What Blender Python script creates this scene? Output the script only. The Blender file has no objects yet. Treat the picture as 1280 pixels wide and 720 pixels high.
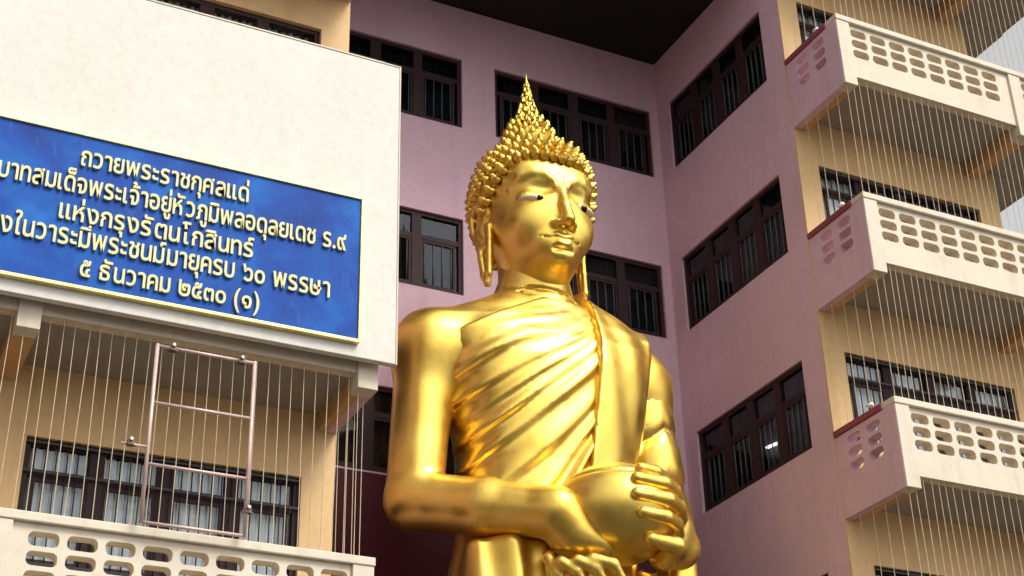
import bpy, bmesh, math, random
import numpy as np
from mathutils import Vector, Matrix
random.seed(7); RNG=np.random.default_rng(7)
S=bpy.context.scene; COL=S.collection
PI=math.pi; rad=math.radians

# ------------------------------------------------------------------ camera, world, sun, exposure
cam=bpy.data.cameras.new('camera'); co=bpy.data.objects.new('camera',cam); COL.objects.link(co); S.camera=co
cam.sensor_width=36; cam.lens=36*1960.0/1280; cam.clip_start=.1; cam.clip_end=3000
yaw,pitch,roll=rad(26.842),rad(28.692),rad(-1.4717)
fw=Vector((math.sin(yaw)*math.cos(pitch),math.cos(yaw)*math.cos(pitch),math.sin(pitch)))
r0=Vector((math.cos(yaw),-math.sin(yaw),0)); u0=r0.cross(fw)
rr=r0*math.cos(roll)+u0*math.sin(roll); uu=-r0*math.sin(roll)+u0*math.cos(roll)
co.matrix_world=Matrix(((rr.x,uu.x,-fw.x,0),(rr.y,uu.y,-fw.y,0),(rr.z,uu.z,-fw.z,0),(0,0,0,1)))
GZ=-1.6                                   # ground level, the camera is 1.6 m above it

SUN_AZ=rad(152); SUN_EL=rad(50)           # azimuth clockwise from +Y
w=bpy.data.worlds.new('World'); S.world=w; w.use_nodes=True
nt=w.node_tree; nt.nodes.clear()
sky=nt.nodes.new('ShaderNodeTexSky'); sky.sky_type='NISHITA'; sky.sun_disc=False
sky.sun_elevation=SUN_EL; sky.sun_rotation=SUN_AZ; sky.dust_density=4.0; sky.air_density=1.0; sky.ozone_density=1.0
hs=nt.nodes.new('ShaderNodeHueSaturation'); hs.inputs['Saturation'].default_value=.04
bg=nt.nodes.new('ShaderNodeBackground'); bg.inputs['Strength'].default_value=.15
wo=nt.nodes.new('ShaderNodeOutputWorld')
nt.links.new(sky.outputs[0],hs.inputs['Color']); nt.links.new(hs.outputs[0],bg.inputs[0]); nt.links.new(bg.outputs[0],wo.inputs[0])
sd=bpy.data.lights.new('sun','SUN'); sd.energy=1.3; sd.angle=rad(22); sd.color=(1,.95,.86)
so=bpy.data.objects.new('sun',sd); COL.objects.link(so)
sv=Vector((math.sin(SUN_AZ)*math.cos(SUN_EL),math.cos(SUN_AZ)*math.cos(SUN_EL),math.sin(SUN_EL)))
so.rotation_euler=sv.to_track_quat('Z','Y').to_euler(); so.location=(0,-20,40)
S.view_settings.view_transform='Standard'; S.view_settings.look='None'; S.view_settings.exposure=0.52; S.view_settings.gamma=1
S.cycles.max_bounces=8; S.cycles.diffuse_bounces=4; S.cycles.transparent_max_bounces=8; S.cycles.use_denoising=True

# ------------------------------------------------------------------ materials
def newmat(name):
    m=bpy.data.materials.new(name); m.use_nodes=True; n=m.node_tree.nodes; l=m.node_tree.links
    return m,n,l,n['Principled BSDF']
def coords(n,l,scale=(1,1,1)):
    tc=n.new('ShaderNodeNewGeometry'); mp=n.new('ShaderNodeMapping'); mp.inputs['Scale'].default_value=scale
    l.new(tc.outputs['Position'],mp.inputs['Vector']); return mp.outputs[0]
def noise(n,l,vec,scale,detail=5,rough=.55,dist=0):
    t=n.new('ShaderNodeTexNoise'); t.inputs['Scale'].default_value=scale; t.inputs['Detail'].default_value=detail
    t.inputs['Roughness'].default_value=rough; t.inputs['Distortion'].default_value=dist; l.new(vec,t.inputs['Vector']); return t.outputs['Fac']
def ramp(n,l,fac,stops):
    r=n.new('ShaderNodeValToRGB'); e=r.color_ramp.elements
    while len(e)<len(stops): e.new(.5)
    for i,(p,c) in enumerate(stops):
        e[i].position=p; e[i].color=(c[0],c[1],c[2],1) if not isinstance(c,(int,float)) else (c,c,c,1)
    l.new(fac,r.inputs[0]); return r.outputs[0]
def mixc(n,l,fac,a,b,mode='MIX'):
    m=n.new('ShaderNodeMix'); m.data_type='RGBA'; m.blend_type=mode
    if isinstance(fac,(int,float)): m.inputs[0].default_value=fac
    else: l.new(fac,m.inputs[0])
    for i,v in ((6,a),(7,b)):
        if isinstance(v,tuple): m.inputs[i].default_value=(*v[:3],1)
        else: l.new(v,m.inputs[i])
    return m.outputs[2]
def bump(n,l,h,strength,dist,b):
    bn=n.new('ShaderNodeBump'); bn.inputs['Strength'].default_value=strength; bn.inputs['Distance'].default_value=dist
    l.new(h,bn.inputs['Height']); l.new(bn.outputs[0],b.inputs['Normal'])
def plaster(name,base,var=.12,streak=.18,dirt=(.25,.2,.16),rough=.75):
    m,n,l,b=newmat(name); v=coords(n,l); vs=coords(n,l,(1.6,1.6,.16))
    lo=tuple(c*(1-var) for c in base); hi=tuple(min(1,c*(1+var)) for c in base)
    c1=ramp(n,l,noise(n,l,v,.7,6,.6,.4),[(.3,lo),(.7,hi)])
    st=ramp(n,l,noise(n,l,vs,2.2,5,.65),[(.52,0.),(.78,1.)])
    k=n.new('ShaderNodeMath'); k.operation='MULTIPLY'; k.inputs[1].default_value=streak; l.new(st,k.inputs[0])
    c2=mixc(n,l,k.outputs[0],c1,tuple(a*d*2.2 for a,d in zip(base,dirt)))
    sp=ramp(n,l,noise(n,l,v,9,4,.7),[(.25,.9),(.6,1.0)])
    c3=mixc(n,l,1.0,c2,sp,'MULTIPLY')
    l.new(c3,b.inputs['Base Color']); b.inputs['Roughness'].default_value=rough
    bump(n,l,noise(n,l,v,28,6,.65),.35,.01,b); return m
M={}
M['pink']=plaster('pink_shade_wall',(.70,.48,.56),.07,.22)  # purplish shade of the side faces is put into this wall colour
M['maroon']=plaster('maroon_lower_wall',(.075,.004,.012),.15,.2)  # dark maroon tone of the lower rear wall
M['cream']=plaster('cream_wall_paint',(.74,.49,.23),.08,.4)
M['ivory']=plaster('ivory_parapet_paint',(.72,.63,.49),.05,.35)
M['ochre']=plaster('ochre_beam_bounce',(.60,.34,.14),.08,.2)  # cream beams made more orange: warm bounced light put into the colour
M['soffit']=plaster('bare_soffit_concrete',(.33,.30,.26),.12,.4)
M['redshadow']=plaster('red_shadow_coping',(.30,.06,.09),.12,.25)  # dark red shadow line under the coping, put into the coping colour
M['panel']=plaster('white_panel_paint',(.72,.685,.61),.03,.10,(.34,.31,.25))
M['dark_roof']=plaster('dark_roof_metal',(.005,.003,.004),.2,.1)
M['asphalt']=plaster('ground_paving',(.045,.038,.032),.25,.1)
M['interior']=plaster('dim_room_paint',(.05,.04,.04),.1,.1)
def simple(name,c,rough=.5,metal=0,nz=.15,scale=6):
    m,n,l,b=newmat(name); v=coords(n,l)
    cc=ramp(n,l,noise(n,l,v,scale,4,.6),[(.3,tuple(x*(1-nz) for x in c)),(.7,tuple(min(1,x*(1+nz)) for x in c))])
    l.new(cc,b.inputs['Base Color']); b.inputs['Roughness'].default_value=rough; b.inputs['Metallic'].default_value=metal; return m
M['frame']=simple('maroon_window_wood',(.028,.006,.007),.7)
M['black']=simple('black_iron_bar',(.012,.011,.012),.5)
M['dullbar']=simple('blue_grey_bar_paint',(.085,.10,.105),.5)
M['wire']=simple('pale_net_cord',(.58,.46,.31),.6)
M['pipe']=simple('pale_pink_pipe',(.60,.43,.38),.45,.2)
M['clamp']=simple('rusty_clamp_metal',(.16,.10,.08),.5,.5)
M['white']=simple('white_lamp_plastic',(.8,.8,.8),.35)
M['curtain']=simple('grey_curtain_cloth',(.66,.68,.67),.9,0,.2,2)
M['curtain_dark']=simple('dark_curtain_cloth',(.07,.08,.085),.9,0,.3,2)  # darker grey curtains for the court windows
M['sign_trim']=simple('pale_gold_sign_trim',(.80,.66,.26),.35,.4)
M['letter']=simple('pale_cream_letter_paint',(.78,.68,.30),.5,0,.06,9)
M['eye_white']=simple('pearl_eye_inlay',(.74,.64,.42),.4)
M['eye_dark']=simple('black_eye_inlay',(.006,.005,.005),.2)
def glass(name,tint,spec):
    m,n,l,b=newmat(name); n.remove(b); out=n['Material Output']
    t=n.new('ShaderNodeBsdfTransparent'); t.inputs[0].default_value=(*tint,1)
    g=n.new('ShaderNodeBsdfGlossy'); g.inputs['Roughness'].default_value=.05; g.inputs[0].default_value=(.8,.85,.9,1)
    f=n.new('ShaderNodeFresnel'); f.inputs['IOR'].default_value=spec
    ge=n.new('ShaderNodeNewGeometry'); iv=n.new('ShaderNodeMath'); iv.operation='SUBTRACT'; iv.inputs[0].default_value=1; l.new(ge.outputs['Backfacing'],iv.inputs[1])
    mu_=n.new('ShaderNodeMath'); mu_.operation='MULTIPLY'; l.new(f.outputs[0],mu_.inputs[0]); l.new(iv.outputs[0],mu_.inputs[1])   # one reflection per pane, from its front face
    mx=n.new('ShaderNodeMixShader'); l.new(mu_.outputs[0],mx.inputs[0]); l.new(t.outputs[0],mx.inputs[1]); l.new(g.outputs[0],mx.inputs[2])
    l.new(mx.outputs[0],out.inputs[0]); return m
M['glass']=glass('clear_window_glass',(.92,.94,.95),1.7)
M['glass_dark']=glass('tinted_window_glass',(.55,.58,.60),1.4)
# sign enamel
m,n,l,b=newmat('blue_sign_enamel'); v=coords(n,l); vs=coords(n,l,(3.2,3.2,.9))
c=ramp(n,l,noise(n,l,v,1.3,5,.6,.5),[(.3,(.004,.040,.25)),(.5,(.004,.070,.36)),(.72,(.008,.14,.50))])
k=ramp(n,l,noise(n,l,vs,2.3,6,.72),[(.58,0.),(.80,.5)])
l.new(mixc(n,l,k,c,(.10,.20,.50)),b.inputs['Base Color']); b.inputs['Roughness'].default_value=.6; b.inputs['Specular IOR Level'].default_value=.2
bump(n,l,noise(n,l,v,5,4),.08,.02,b); M['sign']=m
# gold leaf
def gold(name,r0,r1,bs):
    m,n,l,b=newmat(name); v=coords(n,l)
    l.new(ramp(n,l,noise(n,l,v,1.5,5,.6),[(.3,(.80,.51,.085)),(.7,(.93,.68,.16))]),b.inputs['Base Color'])
    b.inputs['Metallic'].default_value=1
    rr_=ramp(n,l,noise(n,l,v,3.0,6,.65),[(.3,r0),(.7,r1)]); l.new(rr_,b.inputs['Roughness'])
    bump(n,l,noise(n,l,v,7,5,.6),bs,.02,b); return m
M['gold']=gold('gold_leaf_skin',.34,.46,.10)
M['gold_robe']=gold('gold_leaf_robe',.31,.42,.10)
M['gold_hair']=gold('gold_leaf_hair',.34,.46,.15)
M['gold_bowl']=gold('gold_leaf_bowl',.33,.42,.06)
m,n,l,b=newmat('reflection_glow'); b.inputs['Emission Color'].default_value=(1,.98,.9,1); b.inputs['Emission Strength'].default_value=6; M['tube']=m  # glow for the reflection streak on the side window

# ------------------------------------------------------------------ object helpers
WP={}
def wp(o): return WP[o.name]
def finish(o,parent):
    COL.objects.link(o)
    if parent is not None:
        o.parent=parent; o.matrix_parent_inverse=Matrix.Translation(-wp(parent))
def tag(o,label=None,cat=None,group=None,kind=None):
    for k_,v_ in (('label',label),('category',cat),('group',group),('kind',kind)):
        if v_: o[k_]=v_
    return o
def empty(name,loc):
    o=bpy.data.objects.new(name,None); o.location=loc; COL.objects.link(o); WP[o.name]=Vector(loc); o.empty_display_size=.3; return o
def meshobj(name,verts,faces,mat,parent=None,loc=(0,0,0),smooth=False,data=None):
    """verts are world coordinates unless data (a shared mesh in local coordinates) is given"""
    if data is None:
        L=Vector(loc); data=bpy.data.meshes.new(name)
        va=np.asarray([tuple(v) for v in verts],dtype=float)-np.array(L)
        data.from_pydata(va.tolist(),[],[list(f) for f in faces]); data.materials.append(mat)
        if smooth: data.polygons.foreach_set('use_smooth',[True]*len(data.polygons))
        data.update()
    o=bpy.data.objects.new(name,data); o.location=loc; finish(o,parent); WP[o.name]=Vector(loc); return o
BF=[(0,3,2,1),(4,5,6,7),(0,1,5,4),(1,2,6,5),(2,3,7,6),(3,0,4,7)]
class MB:
    def __init__(s): s.v=[]; s.f=[]
    def add(s,v,f): k=len(s.v); s.v+=[tuple(x) for x in v]; s.f+=[tuple(i+k for i in q) for q in f]; return s
    def box(s,x0,x1,y0,y1,z0,z1):
        return s.add([(x0,y0,z0),(x1,y0,z0),(x1,y1,z0),(x0,y1,z0),(x0,y0,z1),(x1,y0,z1),(x1,y1,z1),(x0,y1,z1)],BF)
    def rod(s,a,b,r,n=8,r2=None,caps=True):
        a=Vector(a); b=Vector(b); d=(b-a).normalized(); t=Vector((1,0,0)) if abs(d.x)<.8 else Vector((0,1,0))
        e1=d.cross(t).normalized(); e2=d.cross(e1); r2=r if r2 is None else r2
        v=[]; 
        for p,q in ((a,r),(b,r2)):
            for i in range(n): an=2*PI*i/n; v.append(p+e1*(q*math.cos(an))+e2*(q*math.sin(an)))
        f=[(i,(i+1)%n,n+(i+1)%n,n+i) for i in range(n)]
        if caps: f+=[tuple(range(n))[::-1],tuple(range(n,2*n))]
        return s.add(v,f)
    def build(s,name,mat,parent=None,loc=None,smooth=False,bevel=0):
        if loc is None:
            a=np.array(s.v); loc=tuple((a.min(0)+a.max(0))/2)
        o=meshobj(name,s.v,s.f,mat,parent,loc,smooth)
        if bevel:
            md=o.modifiers.new('bevel','BEVEL'); md.width=bevel; md.segments=2; md.limit_method='ANGLE'
        return o
def box(name,x0,x1,y0,y1,z0,z1,mat,parent=None,bevel=0): return MB().box(x0,x1,y0,y1,z0,z1).build(name,mat,parent,bevel=bevel)
def share(src,name,loc,parent): return meshobj(name,None,None,None,parent,loc,data=src.data)
def fill(outer,holes,t):
    """flat plate with holes, 2-D outline, thickness t from 0 to t -> verts, faces"""
    cu=bpy.data.curves.new('tmp','CURVE'); cu.dimensions='2D'; cu.fill_mode='BOTH'; cu.extrude=t/2
    for pl in [outer]+holes:
        sp=cu.splines.new('POLY'); sp.points.add(len(pl)-1)
        for i,(a,b_) in enumerate(pl): sp.points[i].co=(a,b_,0,1)
        sp.use_cyclic_u=True
    o=bpy.data.objects.new('tmp',cu); COL.objects.link(o)
    me=bpy.data.meshes.new_from_object(o.evaluated_get(bpy.context.evaluated_depsgraph_get()))
    v=[(q.co.x,q.co.y,q.co.z+t/2) for q in me.vertices]; f=[tuple(p.vertices) for p in me.polygons]
    bpy.data.objects.remove(o); bpy.data.curves.remove(cu); bpy.data.meshes.remove(me); return v,f
def rect(u0,u1,v0,v1): return [(u0,v0),(u1,v0),(u1,v1),(u0,v1)]
def rrect(cx,cz,wd,ht,r,n=4):
    o=[]
    for sx,sy,a0 in ((1,-1,-90),(1,1,0),(-1,1,90),(-1,-1,180)):
        for i in range(n+1):
            a=rad(a0+90*i/n); o.append((cx+sx*(wd/2-r)+r*math.cos(a),cz+sy*(ht/2-r)+r*math.sin(a)))
    return o
def planar(axis,P):
    """(u,v,w) -> world; w runs into the wall"""
    if axis=='Y': return lambda u,v,w_:(u,P+w_,v)
    if axis=='X': return lambda u,v,w_:(P+w_,u,v)
    return lambda u,v,w_:(P-w_,u,v)                    # '-X': wall that faces +X
def plate(mb,mp,outer,holes,w0,w1):
    v,f=fill(outer,holes,w1-w0); mb.add([mp(a,b_,w0+c_) for a,b_,c_ in v],f); return mb
def ubox(mb,mp,u0,u1,v0,v1,w0,w1):
    p=[mp(*q) for q in [(u0,v0,w0),(u1,v1,w1)]]
    x=sorted((p[0][0],p[1][0])); y=sorted((p[0][1],p[1][1])); z=sorted((p[0][2],p[1][2])); return mb.box(*x,*y,*z)

# ------------------------------------------------------------------ the place: constants
XL,XR=6.10,13.88          # courtyard between the two wings
YF,YE,YB=17.0,15.60,21.0  # wing fronts, balcony edge, rear wall
XEND=18.12
LV=[4.40,7.80,11.20,14.60]
TOP=21.6
ROOFZ=18.6

# sky-side ground
g=MB(); g.add([(-900,-900,GZ),(900,-900,GZ),(900,900,GZ),(-900,900,GZ)],[(0,1,2,3)])
tag(g.build('ground',M['asphalt'],None,(0,0,GZ)),kind='structure')

# ------------------------------------------------------------------ the building
B=empty('apartment_building',(10,17,GZ))
tag(B,'pink and cream apartment block wrapped round a court, with pierced balcony parapets and net cords','building')
SIDE_ROWS=[(14.60-.0+1.33,14.60+2.84),(11.2+1.33,11.2+2.82),(7.8+1.33,7.8+2.80),(4.4+1.33,4.4+2.78),(1.0+1.33,1.0+2.78)]
FR_ROWS=[(b_+1.25,b_+2.77) for b_ in LV]
frontR=[(14.28,17.66)]; frontL=[(2.42,5.68),(-1.4,1.86),(-5.2,-1.96)]
rearW=[(10.38,13.70),(6.40,9.72)]; sideW=[(17.55,20.62)]

cb_src={}
def window(mp,u0,u1,z0,z1,n,bars,curt,gl,tr=.40,w0=.07,vis=False):
    fr=MB(); t=.07
    for a in ((u0,u1,z0,z0+t),(u0,u1,z1-t,z1),(u0,u0+t,z0+t,z1-t),(u1-t,u1,z0+t,z1-t)): ubox(fr,mp,*a,w0,w0+.09)
    W=fr.build('window',M['frame'],B)
    zt=z1-tr; du=(u1-u0-t)/n
    tb=MB(); ubox(tb,mp,u0+t,u1-t,zt-.045,zt+.045,w0+.012,w0+.082); tb.build('transom',M['frame'],W)
    for i in range(1,n):
        c_=u0+t/2+du*i; mu=MB(); hw=.085 if i!=n//2 else .10
        ubox(mu,mp,c_-hw,c_+hw,z0+t,z1-t,w0+.004,w0+.088); mu.build('mullion',M['frame'],W)
    for i in range(n):
        a=u0+t/2+du*i+.06; b2=a+du-.12
        for za,zb in ((z0+t,zt-.045),(zt+.045,z1-t)):
            pn=MB(); ubox(pn,mp,a,b2,za,zb,w0+.045,w0+.053); pn.build('pane',gl,W)
        # casement inner sash
        sh=MB()
        for q in ((a+.03,b2-.03,z0+t,z0+t+.05),(a+.03,b2-.03,zt-.095,zt-.045),(a+.03,a+.07,z0+t+.05,zt-.095),(b2-.07,b2-.03,z0+t+.05,zt-.095)): ubox(sh,mp,*q,w0+.02,w0+.044)
        sh.build('sash',M['frame'],W)
        # pleated curtain
        k=28; vs=[]; fs=[]; ph=random.random()*6; cut=random.choice([0,0,0,.25]) if bars else random.choice([0,.1,.3])
        aa=a+(b2-a)*cut*random.random()
        for j in range(k+1):
            u=aa+(b2-aa)*j/k; ww=w0+.16+.028*math.sin(j*1.35+ph)+.012*math.sin(j*.5+ph*2)
            vs+=[mp(u,z0+.02,ww),mp(u,z1-.05,ww*1.0)]
            if j: q=2*j; fs.append((q-2,q,q+1,q-1))
        cm=MB().add(vs,fs); cm.build('curtain',curt,W,smooth=True)
    if vis:
        for i in range(n):
            a=u0+t/2+du*i+.06; b2=a+du-.12
            for j in range(4):
                u=a+.10+(b2-a-.20)*j/3; mid=mp(u,(z0+zt)/2,w0+.034)
                key=(round(zt-z0,3))
                if key not in cb_src: cb_src[key]=MB().rod(mp(u,z0+t+.05,w0+.034),mp(u,zt-.095,w0+.034),.011,5).build('casement_bar',M['dullbar'],W,mid,True)
                else: share(cb_src[key],'casement_bar',mid,W)
    if bars:
        nb=int((u1-u0)/.118); src=None
        for i in range(1,nb):
            u=u0+(u1-u0)*i/nb; p0=mp(u,z0,w0-.03); p1=mp(u,z1,w0-.03)
            mid=tuple((Vector(p0)+Vector(p1))/2)
            if src is None: src=MB().rod(p0,p1,.0085,5).build('security_bar',M['black'],W,mid,True)
            else: share(src,'security_bar',mid,W)
        for zz in (z0+.05,zt,z1-.05):
            rl=MB(); ubox(rl,mp,u0,u1,zz-.014,zz+.014,w0-.05,w0-.037); rl.build('grille_rail',M['black'],W)
    return W

def wall(mp,u0,u1,z0,z1,holes,mat,w0=0,w1=.25):
    mb=MB(); plate(mb,mp,rect(u0,u1,z0,z1),[rect(*h) for h in holes],w0,w1); return mb
# right wing front
mF=planar('Y',YF)
hR=[(a,b_,z0,z1) for z0,z1 in FR_ROWS for a,b_ in frontR]
mb=wall(mF,XR,XEND,GZ,TOP,hR,None,0,.03); plate(mb,mF,rect(XR+.25,XEND,GZ,TOP),[rect(*h) for h in hR],.03,.25)
mb.build('front_wall',M['cream'],B)
hL=[(a,b_,z0,z1) for z0,z1 in FR_ROWS for a,b_ in frontL]
mb=wall(mF,-6,XL,GZ,TOP,hL,None,0,.03); plate(mb,mF,rect(-6,XL-.25,GZ,TOP),[rect(*h) for h in hL],.03,.25)
mb.build('front_wall',M['cream'],B)
# court side walls and rear wall
mSR=planar('X',XR); mSL=planar('-X',XL); mRW=planar('Y',YB)
hS=[(a,b_,z0,z1) for z0,z1 in SIDE_ROWS for a,b_ in sideW]
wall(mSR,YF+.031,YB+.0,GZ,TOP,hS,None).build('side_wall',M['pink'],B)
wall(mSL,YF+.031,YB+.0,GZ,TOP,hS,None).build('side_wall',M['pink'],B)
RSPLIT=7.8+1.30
hT=[(a,b_,z0,z1) for z0,z1 in SIDE_ROWS[:3] for a,b_ in rearW]
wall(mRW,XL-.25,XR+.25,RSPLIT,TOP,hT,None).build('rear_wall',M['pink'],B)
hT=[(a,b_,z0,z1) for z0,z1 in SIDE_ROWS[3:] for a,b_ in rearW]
wall(mRW,XL-.25,XR+.25,GZ,RSPLIT,hT,None).build('rear_wall',M['maroon'],B)  # dark maroon from the split height down to the ground
# far end walls, roofs, dim rooms
box('end_wall',XEND-.25,XEND,YF+.251,30,GZ,TOP,M['cream'],B)
box('end_wall',-6,-5.75,YF+.251,30,GZ,TOP,M['cream'],B)
box('back_wall',-6,XEND,30,30.25,GZ,TOP,M['cream'],B)
box('roof',XR-.4,XEND+1.2,YF-1.5,30.5,TOP,TOP+.25,M['soffit'],B)
box('roof',-6.6,XL+.4,YF-1.5,30.5,TOP,TOP+.25,M['soffit'],B)
box('roof',XL+.4,XR-.4,YB-.1,30.5,TOP+.002,TOP+.252,M['soffit'],B)
box('court_roof',XL+.003,XR-.003,17.05,YB-.003,ROOFZ,ROOFZ+.12,M['dark_roof'],B)  # roof carried forward out of view to shade the court and rear wall
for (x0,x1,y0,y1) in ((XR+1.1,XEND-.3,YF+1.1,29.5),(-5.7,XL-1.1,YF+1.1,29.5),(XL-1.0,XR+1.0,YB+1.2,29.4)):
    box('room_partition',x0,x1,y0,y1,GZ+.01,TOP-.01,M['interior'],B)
for z0,z1 in FR_ROWS:
    for a,b_ in frontR: window(mF,a,b_,z0,z1,4,True,M['curtain'],M['glass'])
for z0,z1 in (FR_ROWS[0],FR_ROWS[3]): window(mF,*frontL[0],z0,z1,4,True,M['curtain'],M['glass'])
for z0,z1 in FR_ROWS:
    for a,b_ in frontL[1:]: window(mF,a,b_,z0,z1,4,False,M['curtain'],M['glass'])
for z0,z1 in FR_ROWS[1:3]: window(mF,*frontL[0],z0,z1,4,False,M['curtain'],M['glass'])
for z0,z1 in SIDE_ROWS:
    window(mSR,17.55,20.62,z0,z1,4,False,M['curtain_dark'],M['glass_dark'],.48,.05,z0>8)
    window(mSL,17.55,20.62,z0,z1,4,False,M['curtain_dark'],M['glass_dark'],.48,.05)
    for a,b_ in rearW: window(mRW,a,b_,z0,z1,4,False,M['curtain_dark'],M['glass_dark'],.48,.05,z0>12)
# sill drips under the court windows: thin chipped ledge
# ------------------------------------------------------------------ balconies
HP=1.36
wire_src={}
def wire(a,b_,parent):
    L=round((Vector(b_)-Vector(a)).length,3); mid=tuple((Vector(a)+Vector(b_))/2)
    if L not in wire_src: wire_src[L]=MB().rod(a,b_,.0052,5,caps=False).build('wire',M['wire'],parent,mid,True); return
    o=share(wire_src[L],'wire',mid,parent); o.rotation_euler=(random.gauss(0,.006),random.gauss(0,.006),0)
def balcony(xa,xb,b0,side,beams,wires=True,wx=None,corner=None,holes=True,parapet=True,gallery=False):
    """xa..xb along the front; side: 'L' or 'R' = which end is flush with the court wall"""
    P=empty('balcony',((xa+xb)/2,YE,b0))
    P.parent=B; P.matrix_parent_inverse=Matrix.Translation(-wp(B))
    pw=.25; TH=.17
    sl=MB().box(xa+.02,xb-.02,YE+.06,YF-.003,b0+.225,b0+.36); sl.build('slab',M['soffit'],P)
    cx=xa if side=='L' else xb; s_=1 if side=='L' else -1
    # front
    posts=[(cx,cx+s_*pw)]+[(x-.125,x+.125) for x in beams if parapet]
    posts=[tuple(sorted(p)) for p in posts]
    edges=sorted(posts); seg=[]; 
    lo=xa
    for p in edges:
        if p[0]-lo>.3: seg.append((lo,p[0]))
        lo=p[1]
    if xb-lo>.3: seg.append((lo,xb))
    if parapet:
        for p in posts: box('post',p[0],p[1],YE,YE+.25,b0+.003,b0+HP-.102,M['ivory'],P,.008)
        for a,c_ in seg:
            hs_=[]; k=int((c_-a-.1)/.39); off=.46-.25+.0
            st=a+.20 if side=='L' else c_-.20-.39*(k-1)-.0
            if holes:
                hs_=[rrect(st+.39*i,b0+z_,.312,.152,.06) for i in range(k) for j,z_ in enumerate((1.10,.895,.69)) if a+.15<=st+.39*i<=c_-.15]
            mb=MB(); plate(mb,planar('Y',YE+.045),rect(a+.001,c_-.001,b0+.21,b0+HP-.103),hs_,0,TH); mb.build('pierced_panel',M['ivory'],P)
        box('coping',xa-.012,xb+.012,YE-.015,YE+.28,b0+HP-.10,b0+HP,M['ivory'],P,.012)
    # side wall flush with the court wall
    a,c_=sorted((cx,cx+s_*TH)); mpx=planar('X',a)
    hs_=[rrect(y,b0+z_,.312,.152,.06) for y in (16.13,16.58) for z_ in (1.10,.895,.69)] if holes else []
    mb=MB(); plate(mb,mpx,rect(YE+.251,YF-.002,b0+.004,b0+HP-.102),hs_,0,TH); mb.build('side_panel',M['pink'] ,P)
    q=sorted((cx-s_*.002,cx+s_*.006)); 
    # skin that carries the pink shade tone round the post side
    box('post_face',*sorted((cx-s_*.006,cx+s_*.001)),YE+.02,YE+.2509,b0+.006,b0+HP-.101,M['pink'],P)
    box('side_coping',*sorted((cx-s_*.03,cx+s_*.2)),YE+.281,YF-.002,b0+HP-.10,b0+HP-.003,M['redshadow'],P,.01)
    q=sorted((cx+s_*.004,cx+s_*.25)); box('beam',q[0]+.13*(s_>0),q[1]-.13*(s_<0),YE+.251,YF-.003,b0+.0,b0+.235,M['ochre'],P)
    for x in beams: box('beam',x-.125,x+.125,YE+(.25 if parapet else .03),YF-.003,b0+.002,b0+.235,M['ochre'],P)
    return P
def wires_for(P,b0,x0,x1,top,side=None,step=.136):
    x=x0
    while x<x1:
        wire((x+random.gauss(0,.004),YE+.10,b0+HP-.01),(x,YE+.10,top),P); x+=step+random.gauss(0,.010)
    if side is not None:
        for y in np.arange(YE+.32,YF-.1,.27): wire((side,y,b0+HP-.02),(side,y,top),P)
XG=19.15
bal={}
for b0 in LV:
    P=balcony(XR,XG,b0,'L',[17.60]); bal[('R',b0)]=P
    wires_for(P,b0,XR+.10,18.9 if b0>9 else 17.9,b0+3.4+(.22 if b0<14 else .2),XR+.06)
    # gallery round the far end
    box('gallery_slab',XEND+.002,XG,YF-.002,28,b0+.211,b0+.359,M['soffit'],P)
# top-most slab over the last balcony
P=balcony(XR,XG,18.0,'L',[17.60]); box('gallery_slab',XEND+.002,XG,YF-.002,28,18.211,18.359,M['soffit'],P)
for b0 in LV:
    P=balcony(-6,XL,b0,'R',[2.08,-1.75]); bal[('L',b0)]=P
    if b0 in (4.40,14.60): wires_for(P,b0,1.25 if b0<5 else 2.6,XL-.1,b0+3.4+(.22 if b0<14 else .2),XL-.06)
P=balcony(-6,XL,18.0,'R',[2.08,-1.75])

# ------------------------------------------------------------------ white panel with the blue sign
PY=15.42
pn=MB().box(-2.6,6.245,PY,PY+.10,8.09,12.39).build('white_screen_panel',M['panel'],None,(1.8,PY,8.09),bevel=.01)
tag(pn,'large blank white wall panel fixed across the left balcony front, carrying the blue sign','panel')
ed=MB().box(6.2455,6.262,PY-.006,PY+.10,8.085,12.395); ed.build('edge_trim',M['ivory'],pn)
ed=MB().box(-2.6,6.262,PY-.006,PY+.10,12.396,12.412); ed.build('edge_trim',M['ivory'],pn)
SG=MB().box(-2.2,5.74,PY-.05,PY-.002,8.29,10.20).build('blue_sign',M['sign'],None,(2,PY,8.29))
tag(SG,'wide mottled blue sign board with five rows of raised pale lettering','sign')
for q in ((-2.2,5.765,8.245,8.289),(5.741,5.765,8.2895,10.2),(-2.2,5.765,10.2005,10.215)):
    MB().box(q[0],q[1],PY-.075,PY-.001,q[2],q[3]).build('sign_trim',M['sign_trim'],SG,bevel=.006)
THAI_ABOVE=set('\u0e31\u0e34\u0e35\u0e36\u0e37\u0e38\u0e39\u0e3a\u0e47\u0e48\u0e49\u0e4a\u0e4b\u0e4c\u0e4d')
def clusters(s):
    out=[]
    for ch in s:
        if ch in THAI_ABOVE and out: out[-1]+=ch
        else: out.append(ch)
    return out
glyphs={}
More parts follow.
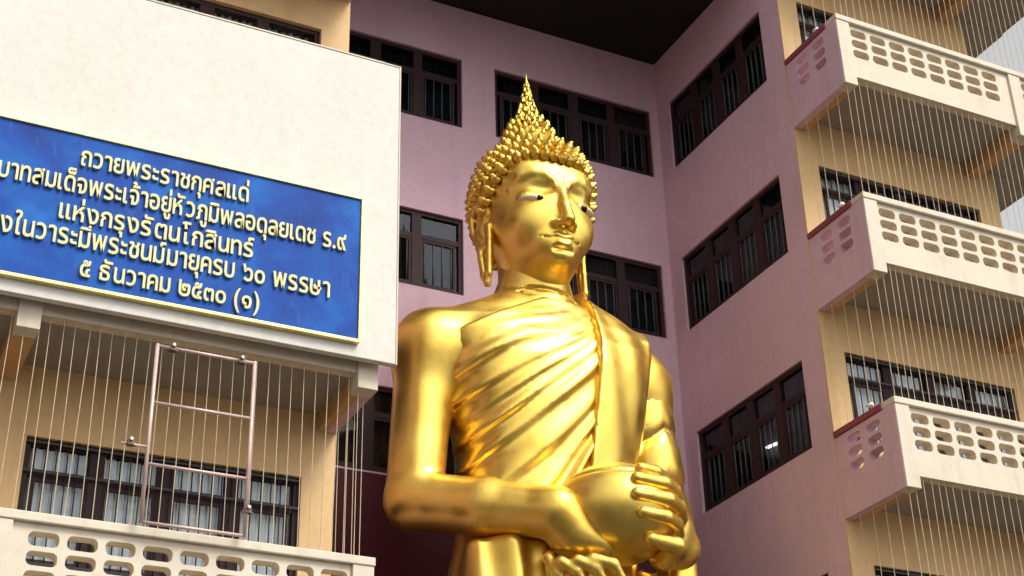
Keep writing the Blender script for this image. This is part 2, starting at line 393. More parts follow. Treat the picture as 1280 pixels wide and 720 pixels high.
def glyph(ch):
    if ch in glyphs: return glyphs[ch]
    best=None                                   # the fill can lose a stroke: keep the fullest outline
    cu=bpy.data.curves.new('tmp','FONT'); cu.body=ch; cu.extrude=.022
    o=bpy.data.objects.new('tmp',cu); COL.objects.link(o)
    for off,res in ((.011,3),(.012,4),(.010,6),(.012,12)):
        cu.resolution_u=res; cu.offset=off; bpy.context.view_layer.update()
        me=bpy.data.meshes.new_from_object(o.evaluated_get(bpy.context.evaluated_depsgraph_get()))
        ar=sum(p.area for p in me.polygons if p.normal.z>.9)
        if best is None or ar>best[0]*1.06: best=(ar,np.array([tuple(q.co) for q in me.vertices]),[tuple(p.vertices) for p in me.polygons])
        bpy.data.meshes.remove(me)
    v,f=best[1:]
    bpy.data.objects.remove(o); bpy.data.curves.remove(cu)
    if ch[0]=='\u0e0a' or len(ch)<0: pass
    glyphs[ch]=(v,f); return glyphs[ch]
def sign_line(text,x0,x1,zb,h,x_start_cluster=0):
    """text fits x0..x1 counting from cluster x_start_cluster; earlier clusters run on to the left"""
    cl=clusters(text); items=[]; cur=0
    for c_ in cl:
        if c_==' ': items.append((None,cur,cur+.30)); cur+=.30; continue
        v,f=glyph(c_); w_=v[:,0].max()-v[:,0].min(); items.append((c_,cur,cur+w_)); cur+=w_+.085
    a0=items[x_start_cluster][1]; sx=(x1-x0)/(items[-1][2]-a0); sz=h/.56
    for c_,a,b_ in items:
        if c_ is None: continue
        X=x0+(a-a0)*sx
        if X<-2.1: continue
        v,f=glyph(c_); vm=v.copy(); vm[:,0]-=v[:,0].min()
        key=('m',c_,round(sx,4))
        if key not in glyphs:
            me=bpy.data.meshes.new('letter'); vv=np.stack([vm[:,0]*sx,-vm[:,2]*.6,vm[:,1]*sz],1)
            me.from_pydata(vv.tolist(),[],f); me.materials.append(M['letter']); glyphs[key]=me
        meshobj('letter',None,None,None,SG,(X,PY-.071,zb),data=glyphs[key])
sign_line('ถวายพระราชกุศลแด่',2.36,4.32,9.80,.195)
sign_line('พระบาทสมเด็จพระเจ้าอยู่หัวภูมิพลอดุลยเดช ร.๙',1.50,5.55,9.43,.20,3)
sign_line('แห่งกรุงรัตนโกสินทร์',2.20,4.42,9.07,.19)
sign_line('เนื่องในวาระมีพระชนม์มายุครบ ๖๐ พรรษา',1.46,5.37,8.755,.20,2)
sign_line('๕ ธันวาคม ๒๕๓๐ (๑)',2.50,4.53,8.405,.185)

# ------------------------------------------------------------------ small things
LF=empty('pipe_frame',(3.97,YE-.1,5.74))
tag(LF,'pale pink metal pipe frame like a short ladder hanging below the white panel','pipe frame')
yl=YE-.13
for x in (3.45,4.56): MB().rod((x,yl,5.745),(x,yl,7.82),.022,10).build('upright',M['pipe'],LF,smooth=True)
for z in (7.80,7.12,6.41,5.76): MB().rod((3.472,yl,z),(4.538,yl,z),.019,10).build('rung',M['pipe'],LF,smooth=True)
for x,z in ((3.62,7.80),(4.40,7.80),(3.26,6.62),(4.58,6.05)):
    c_=MB(); c_.box(x-.035,x+.035,yl-.04,yl+.04,z-.035,z+.012); c_.rod((x-.0,yl-.05,z+.02),(x,yl+.06,z+.02),.024,8); c_.rod((x-.06,yl,z-.02),(x+.06,yl,z-.03),.014,8)
    o=c_.build('pipe_clamp',M['clamp'],LF)
    MB().rod((x,yl-.07,z+.02),(x,yl-.051,z+.02),.018,10).build('clamp_cap',M['white'],o)
MB().rod((3.16,yl,6.60),(3.44,yl,6.60),.014,8).build('side_arm',M['pipe'],LF,smooth=True)
for i,b0 in enumerate((14.6,11.2,7.8)):
    y=YE+.62; T=empty('parapet_lamp',(XR+.08,y,b0+HP))
    tag(T,['small white lamp on the side coping of the top right balcony','small white lamp on the side coping of the middle right balcony','small white lamp on the side coping of the bottom right balcony'][i],'lamp','lamps on the right balcony copings')
    MB().rod((XR+.08,y,b0+HP-.005),(XR+.08,y,b0+HP+.10),.018,8).build('stem',M['clamp'],T,smooth=True)
    MB().rod((XR+.06,y+.05,b0+HP+.135),(XR+.09,y-.04,b0+HP+.11),.02,10,.05).build('lamp_shade',M['white'],T,smooth=True)
    MB().rod((XR+.085,y-.025,b0+HP+.113),(XR+.097,y-.062,b0+HP+.103),.035,10,.02).build('bulb',M['eye_white'],T,smooth=True)
TL=MB().rod((XR+.135,18.38,9.60),(XR+.135,18.86,9.66),.022,10).build('reflection_rod',M['tube'],None,smooth=True)  # glowing rod added for the white reflection streak on the pane
tag(TL,'white reflection streak made as a short glowing rod behind the lowest pink side wall window','lamp')
# ------------------------------------------------------------------ implicit surfaces for the statue
class Field:
    def __init__(s,lo,hi,h):
        s.h=h; s.lo=np.array(lo,dtype=np.float32); n=np.ceil((np.array(hi)-np.array(lo))/h).astype(int)+1
        s.ax=[(s.lo[i]+h*np.arange(n[i])).astype(np.float32) for i in range(3)]; s.F=np.full(n,5.0,dtype=np.float32)
    def region(s,lo,hi):
        sl=[]
        for i in range(3):
            a=max(0,int((lo[i]-s.lo[i])/s.h)); b=min(len(s.ax[i]),int((hi[i]-s.lo[i])/s.h)+2)
            if b<=a: return None,None
            sl.append(slice(a,b))
        x=s.ax[0][sl[0]][:,None,None]; y=s.ax[1][sl[1]][None,:,None]; z=s.ax[2][sl[2]][None,None,:]
        return tuple(sl),(x,y,z)
    def add(s,fn,lo,hi,k=.0,op='u'):
        m=.25+k; sl,c=s.region([a-m for a in lo],[a+m for a in hi])
        if sl is None: return
        d=fn(*c); d=np.broadcast_to(d,s.F[sl].shape); f=s.F[sl]
        if op=='u':
            if k>0: hh=np.maximum(k-np.abs(f-d),0)/k; s.F[sl]=np.minimum(f,d)-hh*hh*k*.25
            else: s.F[sl]=np.minimum(f,d)
        elif op=='s':
            d=-d; hh=np.maximum(k-np.abs(f-d),0)/max(k,1e-6); s.F[sl]=np.maximum(f,d)+hh*hh*k*.25
    def cap(s,a,b,ra,rb=None,k=.05,op='u'):
        rb=ra if rb is None else rb; a=np.array(a,float); b=np.array(b,float); m=max(ra,rb); ba=b-a; L=float(ba@ba)+1e-9
        def fn(x,y,z):
            px,py,pz=x-a[0],y-a[1],z-a[2]; t=np.clip((px*ba[0]+py*ba[1]+pz*ba[2])/L,0,1)
            return np.sqrt((px-t*ba[0])**2+(py-t*ba[1])**2+(pz-t*ba[2])**2)-(ra+(rb-ra)*t)
        s.add(fn,np.minimum(a,b)-m,np.maximum(a,b)+m,k,op)
    def chain(s,pts,rs,k=.04,op='u'):
        for i in range(len(pts)-1): s.cap(pts[i],pts[i+1],rs[i],rs[i+1],k,op)
    def ell(s,c,r,k=.08,op='u',rot=None):
        c=np.array(c,float); r=np.array(r,float); m=r.max(); R=np.eye(3) if rot is None else np.array(rot.to_3x3()).T
        def fn(x,y,z):
            px,py,pz=x-c[0],y-c[1],z-c[2]
            if rot is not None: px,py,pz=[R[i,0]*px+R[i,1]*py+R[i,2]*pz for i in range(3)]
            k0=np.sqrt((px/r[0])**2+(py/r[1])**2+(pz/r[2])**2); k1=np.sqrt((px/r[0]**2)**2+(py/r[1]**2)**2+(pz/r[2]**2)**2)+1e-6
            return k0*(k0-1)/k1
        rr_=np.array([m]*3) if rot is not None else r
        s.add(fn,c-rr_,c+rr_,k,op)
    def nets(s):
        F=s.F; I=F<0; nx,ny,nz=F.shape
        A=np.zeros((nx-1,ny-1,nz-1),dtype=np.uint8)
        for dx in (0,1):
            for dy in (0,1):
                for dz in (0,1): A+=I[dx:nx-1+dx,dy:ny-1+dy,dz:nz-1+dz]
        act=np.argwhere((A>0)&(A<8)); idx=np.full(A.shape,-1,dtype=np.int32); idx[tuple(act.T)]=np.arange(len(act))
        cor=np.array([(i>>2&1,i>>1&1,i&1) for i in range(8)]); val=np.stack([F[act[:,0]+c[0],act[:,1]+c[1],act[:,2]+c[2]] for c in cor],1)
        P=np.zeros((len(act),3)); N=np.zeros(len(act))
        for i in range(8):
            for j in range(i+1,8):
                if np.abs(cor[i]-cor[j]).sum()!=1: continue
                a,b=val[:,i],val[:,j]; m=(a<0)!=(b<0); t=np.where(m,a/np.where(m,a-b,1),0)
                P+=m[:,None]*(cor[i]+t[:,None]*(cor[j]-cor[i])); N+=m
        V=(act+P/N[:,None])*s.h+s.lo
        Q=[]
        for ax in range(3):
            o=[i for i in range(3) if i!=ax]
            n=[nx,ny,nz]; sl0=[slice(None)]*3; sl1=[slice(None)]*3; sl0[ax]=slice(0,n[ax]-1); sl1[ax]=slice(1,n[ax])
            D=I[tuple(sl0)]!=I[tuple(sl1)]; e=np.argwhere(D)
            ok=np.all([(e[:,q]>0)&(e[:,q]<n[q]-1) for q in o],axis=0); e=e[ok]
            ins=I[e[:,0],e[:,1],e[:,2]]
            def cell(du,dv):
                c=e.copy(); c[:,o[0]]-=du; c[:,o[1]]-=dv; return idx[c[:,0],c[:,1],c[:,2]]
            q=np.stack([cell(1,1),cell(0,1),cell(0,0),cell(1,0)],1)
            flip=ins if ax!=1 else ~ins; q=np.where(flip[:,None],q,q[:,::-1]); Q.append(q)
        Q=np.concatenate(Q)
        Q=Q[(Q>=0).all(1)]; return V,Q
def relax(V,Q,it=2,lam=.5):
    E_=np.concatenate([Q[:,[0,1]],Q[:,[1,2]],Q[:,[2,3]],Q[:,[3,0]]])
    for _ in range(it):
        for l_ in (lam,-lam*.9):
            acc=np.zeros_like(V); cnt=np.zeros(len(V))
            for c_ in range(3): acc[:,c_]=np.bincount(E_[:,0],V[E_[:,1],c_],len(V))+np.bincount(E_[:,1],V[E_[:,0],c_],len(V))
            cnt=np.bincount(E_.ravel(),minlength=len(V))
            V=V+l_*(acc/np.maximum(cnt,1)[:,None]-V)
    return V
def sculpt(name,field,mat,parent,loc,it=2):
    V,Q=field.nets(); V=relax(V,Q,it)
    me=bpy.data.meshes.new(name); V=V-np.array(loc); me.vertices.add(len(V)); me.vertices.foreach_set('co',V.astype(np.float32).ravel())
    me.loops.add(Q.size); me.loops.foreach_set('vertex_index',Q.astype(np.int32).ravel()); me.polygons.add(len(Q))
    me.polygons.foreach_set('loop_start',np.arange(0,Q.size,4,dtype=np.int32)); me.update(calc_edges=True); me.validate()
    me.polygons.foreach_set('use_smooth',[True]*len(me.polygons)); me.materials.append(mat)
    o=bpy.data.objects.new(name,me); o.location=loc; finish(o,parent); WP[o.name]=Vector(loc); return o

CX,CY=9.72,18.5
ST=empty('buddha_statue',(CX,CY,GZ))
tag(ST,'giant golden Buddha statue with pleated robe, pointed flame crown and hands round a bowl','statue')
BC=(10.17,17.18,7.40); BR=(.85,.81,.68)        # alms bowl
# --- torso profile
PZ=[-1.7,-1.2,2.0,5.0,6.5,7.4,8.3,9.2,9.8,10.2,10.5,10.75,10.95,11.15,11.5]
PW=[1.75,1.7,1.55,1.45,1.32,1.18,1.12,1.32,1.55,1.72,1.68,1.42,1.02,.66,.50]
PD=[1.1,1.05,.95,.92,.86,.80,.78,.86,.90,.88,.80,.70,.62,.54,.48]
PYC=[18.5,18.5,18.5,18.5,18.5,18.46,18.44,18.44,18.46,18.5,18.54,18.56,18.56,18.54,18.5]
def torso(x,y,z,grow=0.):
    zz=np.ravel(z); W=np.interp(zz,PZ,PW).astype(np.float32).reshape(z.shape); D=np.interp(zz,PZ,PD).astype(np.float32).reshape(z.shape); Y=np.interp(zz,PZ,PYC).astype(np.float32).reshape(z.shape)
    q=(np.abs((x-CX)/W)**2.25+np.abs((y-Y)/D)**2.25+1e-9)**(1/2.25)
    return (q-1)*np.minimum(W,D)*.92-grow
def smin(a,b,k):
    h=np.maximum(k-np.abs(a-b),0)/k; return np.minimum(a,b)-h*h*k*.25
def smax(a,b,k): return -smin(-a,-b,k)
def capd(x,y,z,a,b,ra,rb):
    a=np.array(a,float); ba=np.array(b,float)-a; L=float(ba@ba); px,py,pz=x-a[0],y-a[1],z-a[2]
    t=np.clip((px*ba[0]+py*ba[1]+pz*ba[2])/L,0,1)
    return np.sqrt((px-t*ba[0])**2+(py-t*ba[1])**2+(pz-t*ba[2])**2)-(ra+(rb-ra)*t)

# --- bare body: head, neck, chest, arms, hands in one continuous surface
def bowldir(az,el,off):
    a,e=rad(az),rad(el); d=np.array([math.sin(a)*math.cos(e),-math.cos(a)*math.cos(e),math.sin(e)])
    return tuple(np.array(BC)+d*(np.array(BR)+off))
f=Field((7.0,16.1,5.6),(12.6,19.9,11.9),.032)
f.add(lambda x,y,z: smax(torso(x,y,z),6.0-z,.05),(7.8,17.3,6),(11.7,19.6,11.6),.1)
f.cap((CX,18.5,10.8),(CX,18.42,12.0),.50,.48,.16)
for s_ in (1,-1): f.ell((CX+s_*.62,17.95,9.95),(.60,.26,.42),.3)      # chest
SR=(7.98,18.52,10.02); ER=(7.80,18.52,7.72); WR=(9.22,17.12,7.26)
f.ell(SR,(.50,.52,.60),.35); f.cap((7.96,18.52,10.0),ER,.43,.395,.22); f.cap(ER,(8.5,17.8,7.48),.395,.385,.12); f.cap((8.5,17.8,7.48),WR,.385,.32,.12)
SL=(11.46,18.52,10.02); EL=(11.72,18.45,7.75); WL=(11.28,17.42,7.15)
f.ell(SL,(.50,.52,.60),.35); f.cap((11.5,18.52,10.0),EL,.43,.38,.22); f.cap(EL,WL,.38,.27,.12)
# left hand: palm on the bowl's right flank, four fingers across its front, thumb below
def finger(azs,els,rs,off=.045,k=.035):
    f.chain([bowldir(a,e,off) for a,e in zip(azs,els)],rs,k)
palm=[bowldir(a,e,.08) for a,e in ((96,24),(96,-4),(92,-28))]
f.chain([WL,palm[1]],[.27,.26],.12); f.chain(palm,[.20,.24,.22],.14)
for i,(el,a1,rr_) in enumerate(((36,2,.098),(17.5,-8,.106),(-2,-10,.106),(-21,-4,.098))):
    fin=[96,70,46,24,a1]; finger(fin,[el*.8,el,el+1.5,el+1.5,el+1],[rr_*1.2,rr_*1.12,rr_,rr_*1.0,rr_*.82],.022,.012)
f.chain([bowldir(100,-35,.10),bowldir(70,-48,.14),(10.78,16.70,6.88),(10.34,16.62,6.90)],[.19,.15,.12,.10],.05)
# right hand: slides under the bowl from its left, only the fingers show below it
f.chain([WR,(9.45,17.08,7.04),(9.80,17.04,6.88)],[.31,.24,.18],.2)
f.ell((9.62,17.16,6.88),(.40,.28,.15),.18)
for a,m_,b_ in (((9.62,16.90,6.62),(9.86,16.80,6.55),(10.12,16.86,6.20)),((9.44,16.98,6.60),(9.66,16.90,6.50),(9.92,16.94,6.15)),((9.26,17.10,6.60),(9.44,17.02,6.46),(9.68,17.04,6.1)),((9.16,17.26,6.70),(9.26,17.2,6.46),(9.44,17.2,6.1))):
    f.chain([a,m_,b_],[.088,.082,.070],.03)
sculpt_low=f
# neck creases
for z,r_ in ((11.28,.50),(11.13,.55),(11.02,.63)):
    def ring(x,y,z_,z=z,r_=r_):
        q=np.sqrt((x-CX)**2+((y-18.5)*1.02)**2); return np.sqrt((q-r_)**2+((z_-z)+(y-18.5)*.0)**2)-.03
    f.add(ring,(CX-.9,17.7,z-.06),(CX+.9,19.3,z+.06),.02,'s')
f.F[:,:,-1]=5; f.F[:,:,0]=5
# head is sculpted on a finer grid and overlaps down the neck: merged into the same mesh below
H=Field((8.5,17.0,11.05),(10.95,19.6,14.2),.0185)
HC=(CX,18.45,12.85)
H.cap((CX,18.5,10.9),(CX,18.42,12.0),.50,.48,.05)
H.ell(HC,(.84,.94,1.08),.1)
H.ell((CX,18.16,12.22),(.705,.72,.80),.30)
H.ell((CX,17.88,11.64),(.36,.38,.26),.30)                       # jaw
H.ell((CX,17.62,11.52),(.17,.13,.13),.14)                       # chin
for s_ in (1,-1):
    H.ell((CX+s_*.38,17.80,12.10),(.27,.22,.30),.2)              # cheek
    # eye socket, eyeball, lids
    H.ell((CX+s_*.38,17.44,12.60),(.27,.15,.13),.09,'s')
    H.ell((CX+s_*.37,17.72,12.445),(.26,.18,.15),.03)
    pts=[(CX+s_*.36+s_*.25*math.cos(rad(t)),17.545+.10*abs(math.cos(rad(t)))**1.6,12.395+.015*math.sin(rad(t))+ (.02 if t<30 else 0)) for t in (0,45,90,135,180)]
    H.chain([(p[0],p[1]+.005,p[2]+.055) for p in pts],[.014,.026,.032,.026,.014],.008)        # upper lid edge
    H.chain([(p[0],p[1]+.015,p[2]-.045) for p in pts],[.012,.020,.024,.020,.012],.008)        # lower lid edge
    # brow: sharp arch running into the nose
    br=[(CX+s_*.075,17.47,12.60),(CX+s_*.13,17.49,12.74),(CX+s_*.25,17.53,12.835),(CX+s_*.40,17.60,12.855),(CX+s_*.55,17.71,12.79),(CX+s_*.68,17.88,12.66)]
    H.chain(br,[.038,.040,.042,.042,.038,.022],.045)
    H.ell((CX+s_*.26,17.74,12.93),(.40,.20,.22),.2)
    H.ell((CX+s_*.125,17.45,11.96),(.08,.12,.065),.045)            # nostril wing
    H.ell((CX+s_*.085,17.40,11.885),(.040,.06,.035),.02,'s')
    # ear: tall rim, inner fold, long lobe
    ex=CX+s_*.80; X=lambda d: ex+s_*d*.62
    H.chain([(X(.02),18.34,12.45),(X(.09),18.42,12.66),(X(.15),18.60,12.72),(X(.17),18.74,12.55),(X(.14),18.72,12.25),(X(.09),18.58,11.98),(X(.08),18.52,11.72),(X(.06),18.46,11.42),(X(.03),18.40,11.28),(X(.02),18.34,11.42),(X(.01),18.34,11.75),(X(.00),18.34,12.05),(X(.01),18.34,12.25)],[.045,.05,.055,.055,.055,.05,.055,.06,.055,.05,.045,.045,.04],.03)
    H.chain([(X(.05),18.42,12.45),(X(.09),18.56,12.50),(X(.09),18.58,12.25),(X(.05),18.44,12.05)],[.03,.035,.035,.03],.03)
    H.chain([(X(-.06),18.44,12.55),(X(-.02),18.52,12.2),(X(-.02),18.46,11.95)],[.10,.12,.07],.08)
# nose
H.chain([(CX,17.52,12.78),(CX,17.46,12.58),(CX,17.38,12.28),(CX,17.31,12.02)],[.055,.058,.078,.10],.06)
H.ell((CX,17.30,11.975),(.095,.10,.08),.04)
H.chain([(CX,17.48,11.90),(CX,17.53,11.80)],[.035,.03],.03)
# mouth: full lips with upturned corners
H.ell((CX,17.68,11.73),(.32,.17,.16),.14)
ml=[(-.33,17.665,11.805),(-.22,17.555,11.75),(-.10,17.478,11.755),(0,17.470,11.735),(.10,17.478,11.755),(.22,17.555,11.75),(.33,17.665,11.805)]
H.chain([(CX+a,b_,c_+.028) for a,b_,c_ in ml],[.016,.036,.046,.040,.046,.036,.016],.010)
H.chain([(CX+a*.86,b_+.014,c_-.060-.020*(1-abs(a)/.33)) for a,b_,c_ in ml],[.014,.038,.050,.052,.050,.038,.014],.010)
H.chain([(CX+a*1.06,b_-.050,c_-.014) for a,b_,c_ in ml],[.014,.020,.020,.020,.020,.020,.014],.006,'s')
H.cap((CX-.12,17.50,11.57),(CX+.12,17.50,11.57),.03,.03,.07,'s')
H.F[:,:,-1]=5; H.F[:,:,0]=5
body=sculpt('body',f,M['gold'],ST,(CX,CY,GZ),2)
Vh,Qh=H.nets(); Vh=relax(Vh,Qh,2)
# join the head grid to the body mesh: one object, one mesh
me=body.data; n0=len(me.vertices); p0=len(me.polygons)
Vb=np.empty(n0*3,dtype=np.float32); me.vertices.foreach_get('co',Vb); Qb=np.empty(p0*4,dtype=np.int32); me.polygons.foreach_get('vertices',Qb)
Va=np.concatenate([Vb.reshape(-1,3),Vh-np.array((CX,CY,GZ))]); Qa=np.concatenate([Qb.reshape(-1,4),Qh+n0])
m2=bpy.data.meshes.new('body'); m2.vertices.add(len(Va)); m2.vertices.foreach_set('co',Va.astype(np.float32).ravel()); m2.loops.add(Qa.size)
m2.loops.foreach_set('vertex_index',Qa.astype(np.int32).ravel()); m2.polygons.add(len(Qa)); m2.polygons.foreach_set('loop_start',np.arange(0,Qa.size,4,dtype=np.int32))
m2.update(calc_edges=True); m2.polygons.foreach_set('use_smooth',[True]*len(m2.polygons)); m2.materials.append(M['gold']); body.data=m2

# --- robe: pleated cloth over the chest, left shoulder, left arm and down to the feet
def hashf(i,s=0): v=np.sin(i*12.9898+s*78.233)*43758.5453; return v-np.floor(v)
def folds(x,y,z):
    wob=.05*np.sin(x*3.1+z*1.7)+.035*np.sin(z*4.3-x*2.2)
    zz=12.30-z+.16*(x-CX)**2*(x<CX)*1.0+wob*.5; xx=12.25-x
    th=np.arctan2(zz,np.maximum(xx,.05)); ph=th/.056+.30*np.sin(x*2.3)+.28*np.sin(th*24)
    i=np.floor(ph); fr_=ph-i
    prof=np.minimum(fr_/.66,(1-fr_)/.34); prof=prof*prof*(3-2*prof)
    amp=.020+.066*np.clip((10.45-z)/1.4,0,1); amp=amp*(.5+.75*hashf(i))*(.75+.35*np.sin(x*3.3+i*2.1))
    amp=amp*np.clip((11.0-z)/.35,0,1)
    return amp*prof
def robe(x,y,z):
    x,y,z=np.broadcast_arrays(x,y,z)
    lowz=np.clip((7.6-z)/1.2,0,1)
    d=torso(x,y,z[:1,:1,:],.05)
    edge=(z-10.02)*.86-(x-8.35)*.50; edge=edge*.8-.16
    fr1=folds(x,y,z)*np.clip((-.02-edge)/.35,0,1)
    fr2=.05*np.sin((x-CX)*7+.35*np.sin(z*.8))*lowz               # vertical pleats of the skirt
    ang=np.clip((18.75-y)/.35,.25,1)
    d=d-(fr1*(1-lowz)*ang+fr2*lowz)
    # bare right shoulder: cloth edge from the left side of the neck down to the right armpit
    d=smax(d,edge,.03)                                            # edge > 0 on the bare side
    d=smax(d,(z-10.98),.05)
    # left upper arm sleeve with hanging folds
    sl=capd(x,y,z,(11.42,18.52,10.05),(11.70,18.42,7.7),.50,.45)
    a=z*.0+ (z-9.2)+ (x-11.6)*.9*np.where(y<18.6,1,-1)
    fz=-1.3*(1-np.abs(np.sin((z+.75*np.abs(x-11.60)+.15*np.sin(x*4))*3.4+.8*np.sin(z*1.3))))**2.2
    sl=sl-.060*fz*np.clip((10.1-z)/.5,0,1)
    d=smin(d,sl,.16)
    # cloth between arm and flank, hanging below the forearm
    hang=smax(smax(np.abs(x-11.62-.05*np.sin(y*9))-.20,np.abs(y-18.3)-.5,.15),z-7.2,.1)
    hang=smax(hang,1.2-z,.1)-.035*np.sin(y*15+z*.6)
    d=smin(d,hang,.22)
    # right hem bulging below the forearm
    bul=np.sqrt(((x-8.95)/.62)**2+((y-17.85)/.42)**2)-1; bul=smax(bul*.42-.04*np.sin(x*13+z),np.maximum(z-7.05,1.0-z),.15)
    d=smin(d,bul,.2)
    return d
r_=Field((7.7,16.9,5.4),(12.75,19.8,11.2),.030)
r_.add(robe,(7.9,17.1,5.4),(12.5,19.7,11.1))
r_.F[:,:,0]=np.where(r_.F[:,:,0]<0,r_.F[:,:,0],r_.F[:,:,0])
RB=sculpt('robe',r_,M['gold_robe'],ST,(CX,CY,GZ),1)
r2=Field((7.6,17.0,-1.75),(12.75,20.0,5.5),.075)
r2.add(robe,(7.8,17.1,-1.7),(12.6,19.8,5.5)); r2.F[:,:,0]=5
sculpt('robe_skirt',r2,M['gold_robe'],ST,(CX,CY,GZ),1)
# folded sash over the left shoulder, lying flat on the pleats
def sash(x,y,z):
    x,y,z=np.broadcast_arrays(x,y,z)
    d=torso(x,y,z[:1,:1,:],.0)
    d=smin(d,capd(x,y,z,(11.42,18.52,10.05),(11.55,18.5,9.0),.52,.48),.3)
    d=d-.165-.010*np.sin((x+ .12*(z-9))*11)
    xl=10.02+(z-8.1)*.115; xr=10.92+(z-8.1)*.20+.05*np.sin(z*2.3)
    d=smax(d,xl-x,.035); d=smax(d,x-xr,.10); d=smax(d,y-18.9,.05); d=smax(d,6.4-z,.05); return d
s3=Field((9.5,16.9,6.2),(12.1,19.1,11.4),.030); s3.add(sash,(9.6,17,6.3),(12,19,11.3))
sculpt('sash',s3,M['gold_robe'],ST,(CX,CY,GZ),1)
# feet on a lotus base
ft=Field((8.4,16.6,-1.75),(11.1,19.0,-.9),.05)
for s_ in (1,-1):
    ft.chain([(CX+s_*.5,18.3,-1.25),(CX+s_*.55,17.5,-1.38),(CX+s_*.58,17.1,-1.42)],[.32,.26,.2],.1)
ft.F[:,:,0]=5; sculpt('feet',ft,M['gold'],ST,(CX,CY,GZ))

# --- hair: cap, rows of curls, crown and flame
hd=Field((8.6,17.2,11.7),(10.85,19.75,14.75),.035)
def haircap(x,y,z):
    x,y,z=np.broadcast_arrays(x,y,z)
    d=np.sqrt(((x-HC[0])/.875)**2+((y-HC[1])/.985)**2+((z-HC[2])/1.13)**2)-1; d=d*.9
    d=smin(d,np.sqrt(((x-CX)/.47)**2+((y-18.5)/.49)**2+((z-13.86)/.50)**2)*.42-.42,.20)
    return d
def hairline(az):
    a=abs(az); return float(np.interp(a,[0,28,48,62,76,88,105,180],[13.12,13.16,13.08,12.90,12.66,12.50,12.0,11.85]))
def hl(x,y,z):
    az=np.degrees(np.arctan2(np.abs(x-CX),-(y-HC[1]))); return np.interp(az.ravel(),[0,28,48,62,76,88,105,180],[13.12,13.16,13.08,12.90,12.66,12.50,12.0,11.85]).reshape(az.shape)
hd.add(lambda x,y,z: smax(haircap(x,y,z),(hl(*np.broadcast_arrays(x,y,z))+.04-np.broadcast_arrays(x,y,z)[2])*.7,.04),(8.7,17.3,11.8),(10.8,19.7,14.6))
HR=sculpt('hair',hd,M['gold_hair'],ST,(CX,CY,GZ),1)
# curl mesh: snail-shell knob, axis +Z
def curlmesh():
    v=[];fc=[]; prof=[(.00,.054),(.02,.070),(.05,.071),(.072,.058),(.095,.057),(.118,.040),(.138,.031),(.160,.008)]; n=8
    for j,(z_,q) in enumerate(prof):
        for i in range(n): a=2*PI*i/n+j*.35; k=q*(1+.10*math.cos(a-j*1.1)); v.append((k*math.cos(a)+.006*math.cos(j*1.6),k*math.sin(a)+.006*math.sin(j*1.6),z_-.02))
    for j in range(len(prof)-1):
        for i in range(n): fc.append((j*n+i,j*n+(i+1)%n,(j+1)*n+(i+1)%n,(j+1)*n+i))
    fc.append(tuple(range((len(prof)-1)*n,len(prof)*n))); return v,fc
cv,cf=curlmesh(); cm=bpy.data.meshes.new('hair_curl'); cm.from_pydata(cv,[],cf); cm.materials.append(M['gold_hair'])
cm.polygons.foreach_set('use_smooth',[True]*len(cm.polygons))
spots=[]
for j,z in enumerate(np.arange(11.92,14.40,.142)):
    if z<13.62:
        t=max(0,1-((z-HC[2])/1.13)**2); rx,ry,cy=.875*math.sqrt(t),.985*math.sqrt(t),HC[1]
        nrm=lambda X,Y,Z:(X/.875**2,Y/.985**2,(Z-HC[2])/1.13**2)
        k_=0
        if z>13.5: rx=max(rx,.54); ry=max(ry,.58)
    else:
        q=np.interp(z,[13.62,13.75,14.0,14.2,14.4],[.55,.50,.42,.34,.24]); rx=q; ry=q*1.05; cy=18.48
        nrm=lambda X,Y,Z:(X*1.6,Y*1.6,.9); k_=1
    per=PI*(rx+ry); nn=max(6,int(per/.162))
    for i in range(nn):
        a=2*PI*(i+.5*(j%2))/nn; X=rx*math.sin(a); Y=-ry*math.cos(a); az=math.degrees(math.atan2(X,-Y))
        if z<hairline(az)+.03: continue
        if 78<abs(az)<106 and z<12.78: continue
        spots.append((Vector((CX+X,cy+Y,z)),Vector(nrm(X,Y,z)).normalized(),az,k_))
# hairline row that follows the forehead edge
for az in np.arange(-88,89,8.2):
    z=hairline(az)+.015; t=max(0,1-((z-HC[2])/1.13)**2); a=rad(az); k_=math.sqrt(t)/math.sqrt((math.sin(a)/.875)**2+(math.cos(a)/.985)**2)
    X=k_*math.sin(a); Y=-k_*math.cos(a); spots.append((Vector((CX+X,HC[1]+Y,z)),Vector((X/.77,Y/.97,(z-HC[2])/1.28)).normalized(),az,0))
cvis=sorted(spots,key=lambda s_:abs(((s_[2]+27+180)%360)-180))
left=MB()
for i,(p_,n_,az,k_) in enumerate(cvis):
    n_=(n_+Vector((0,0,.38))).normalized(); q=n_.to_track_quat('Z','Y'); sc=(1.15 if k_==0 else .85)*random.uniform(.92,1.08)
    if i<290:
        o=meshobj('hair_curl',None,None,None,HR,tuple(p_),data=cm); o.rotation_euler=q.to_euler(); o.scale=(sc,sc,sc)
    else: left.add([p_+q@(Vector(c_)*sc) for c_ in cv],cf)
if left.v:
    o=left.build('hair_curls_behind',M['gold_hair'],HR,tuple(p_),True); o['kind']='stuff'
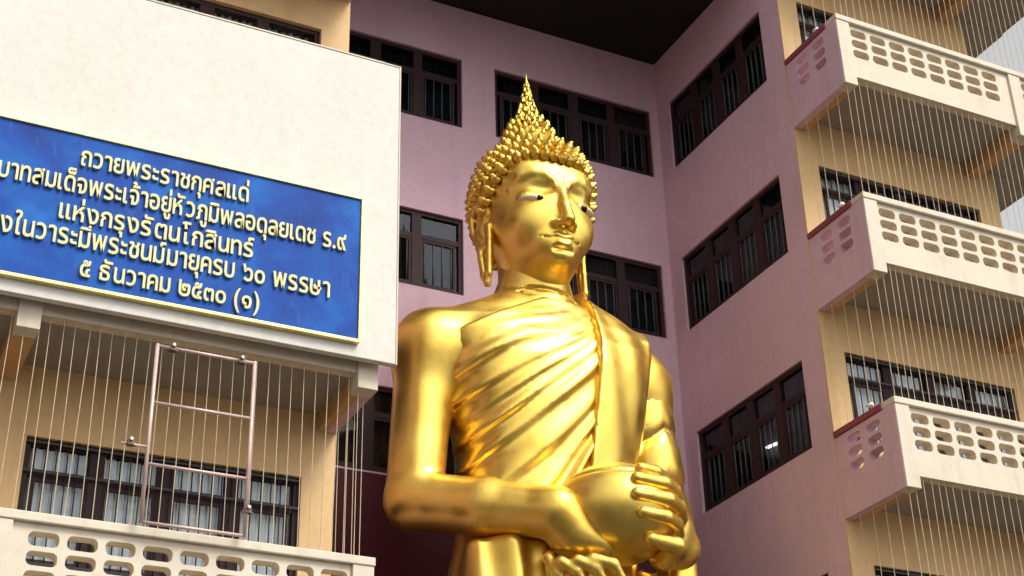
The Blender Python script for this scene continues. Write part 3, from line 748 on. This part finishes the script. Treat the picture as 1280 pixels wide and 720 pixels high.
# flame finial
fl=MB(); prof=[(14.12,.31),(14.25,.275),(14.36,.24),(14.46,.205),(14.60,.165),(14.75,.130),(14.90,.09),(15.05,.063),(15.18,.040),(15.30,.020),(15.42,.004)]
n=20; v=[];fc=[]
for j,(z_,q) in enumerate(prof):
    for i in range(n):
        a=2*PI*i/n; k=q*(1+.10*math.cos(5*a+j*.9)); v.append((CX+k*math.cos(a),18.5+k*math.sin(a),z_))
for j in range(len(prof)-1):
    for i in range(n): fc.append((j*n+i,j*n+(i+1)%n,(j+1)*n+(i+1)%n,(j+1)*n+i))
FL=fl.add(v,fc).build('flame_finial',M['gold_hair'],ST,(CX,18.5,14.1),True)
lv=[];lf=[]
for j in range(6):
    t=j/5; wd=.072*(1-t)**.7*(1+.8*t); lv+=[(-wd,.0+.03*t*t,t*.22),(0,-.035*(1-t)-.012,t*.22),(wd,.0+.03*t*t,t*.22),(0,.03,t*.22)]
for j in range(5):
    for i in range(4): lf.append((j*4+i,j*4+(i+1)%4,j*4+4+(i+1)%4,j*4+4+i))
lm=bpy.data.meshes.new('flame_leaf'); lm.from_pydata(lv,[],lf); lm.materials.append(M['gold_hair']); lm.polygons.foreach_set('use_smooth',[True]*len(lm.polygons))
for j,z_ in enumerate((14.10,14.22,14.34,14.46,14.58,14.70,14.82,14.94,15.05,15.15)):
    q=float(np.interp(z_,[a for a,_ in prof],[b_ for _,b_ in prof])); nn=max(5,int(2*PI*q/.13)); s_=.42+.36*min(1,q/.2)
    for i in range(nn):
        a=2*PI*(i+.5*(j%2))/nn; o=meshobj('flame_leaf',None,None,None,FL,(CX+q*math.sin(a)*.98,18.5-q*math.cos(a)*.98,z_),data=lm)
        o.rotation_euler=(rad(-7),0,a); o.scale=(s_,s_,s_)
# eyes
for s_ in (1,-1):
    ev=Field((CX+s_*.36-.27,17.4,12.28),(CX+s_*.36+.27,17.9,12.52),.014); ev.ell((CX+s_*.37,17.664,12.395),(.25,.180,.072),0)
    ev.F[0]=5; ev.F[-1]=5; e_=sculpt('eye',ev,M['eye_white'],ST,(CX+s_*.37,17.7,12.395))
    px=CX+s_*.37+.015
    pv=Field((px-.17,17.35,12.28),(px+.17,17.85,12.52),.012); pv.ell((px,17.634,12.395),(.115,.162,.074),0); sculpt('pupil',pv,M['eye_dark'],e_,(px,17.66,12.397))

# --- alms bowl, a thing of its own held in the hands
bw=Field((BC[0]-1,BC[1]-1,BC[2]-.85),(BC[0]+1,BC[1]+1,BC[2]+.95),.03)
bw.ell(BC,BR,0)
def rim(x,y,z):
    q=np.sqrt(((x-BC[0])/1.04)**2+(y-BC[1])**2); return np.sqrt((q-.655)**2+(z-(BC[2]+.385))**2)-.022
bw.add(rim,(BC[0]-.8,BC[1]-.8,BC[2]+.3),(BC[0]+.8,BC[1]+.8,BC[2]+.5),.02,'s')
BW=sculpt('alms_bowl',bw,M['gold_bowl'],None,(BC[0],BC[1],BC[2]-.66))
tag(BW,'smooth round golden alms bowl held between the hands of the golden statue','bowl')
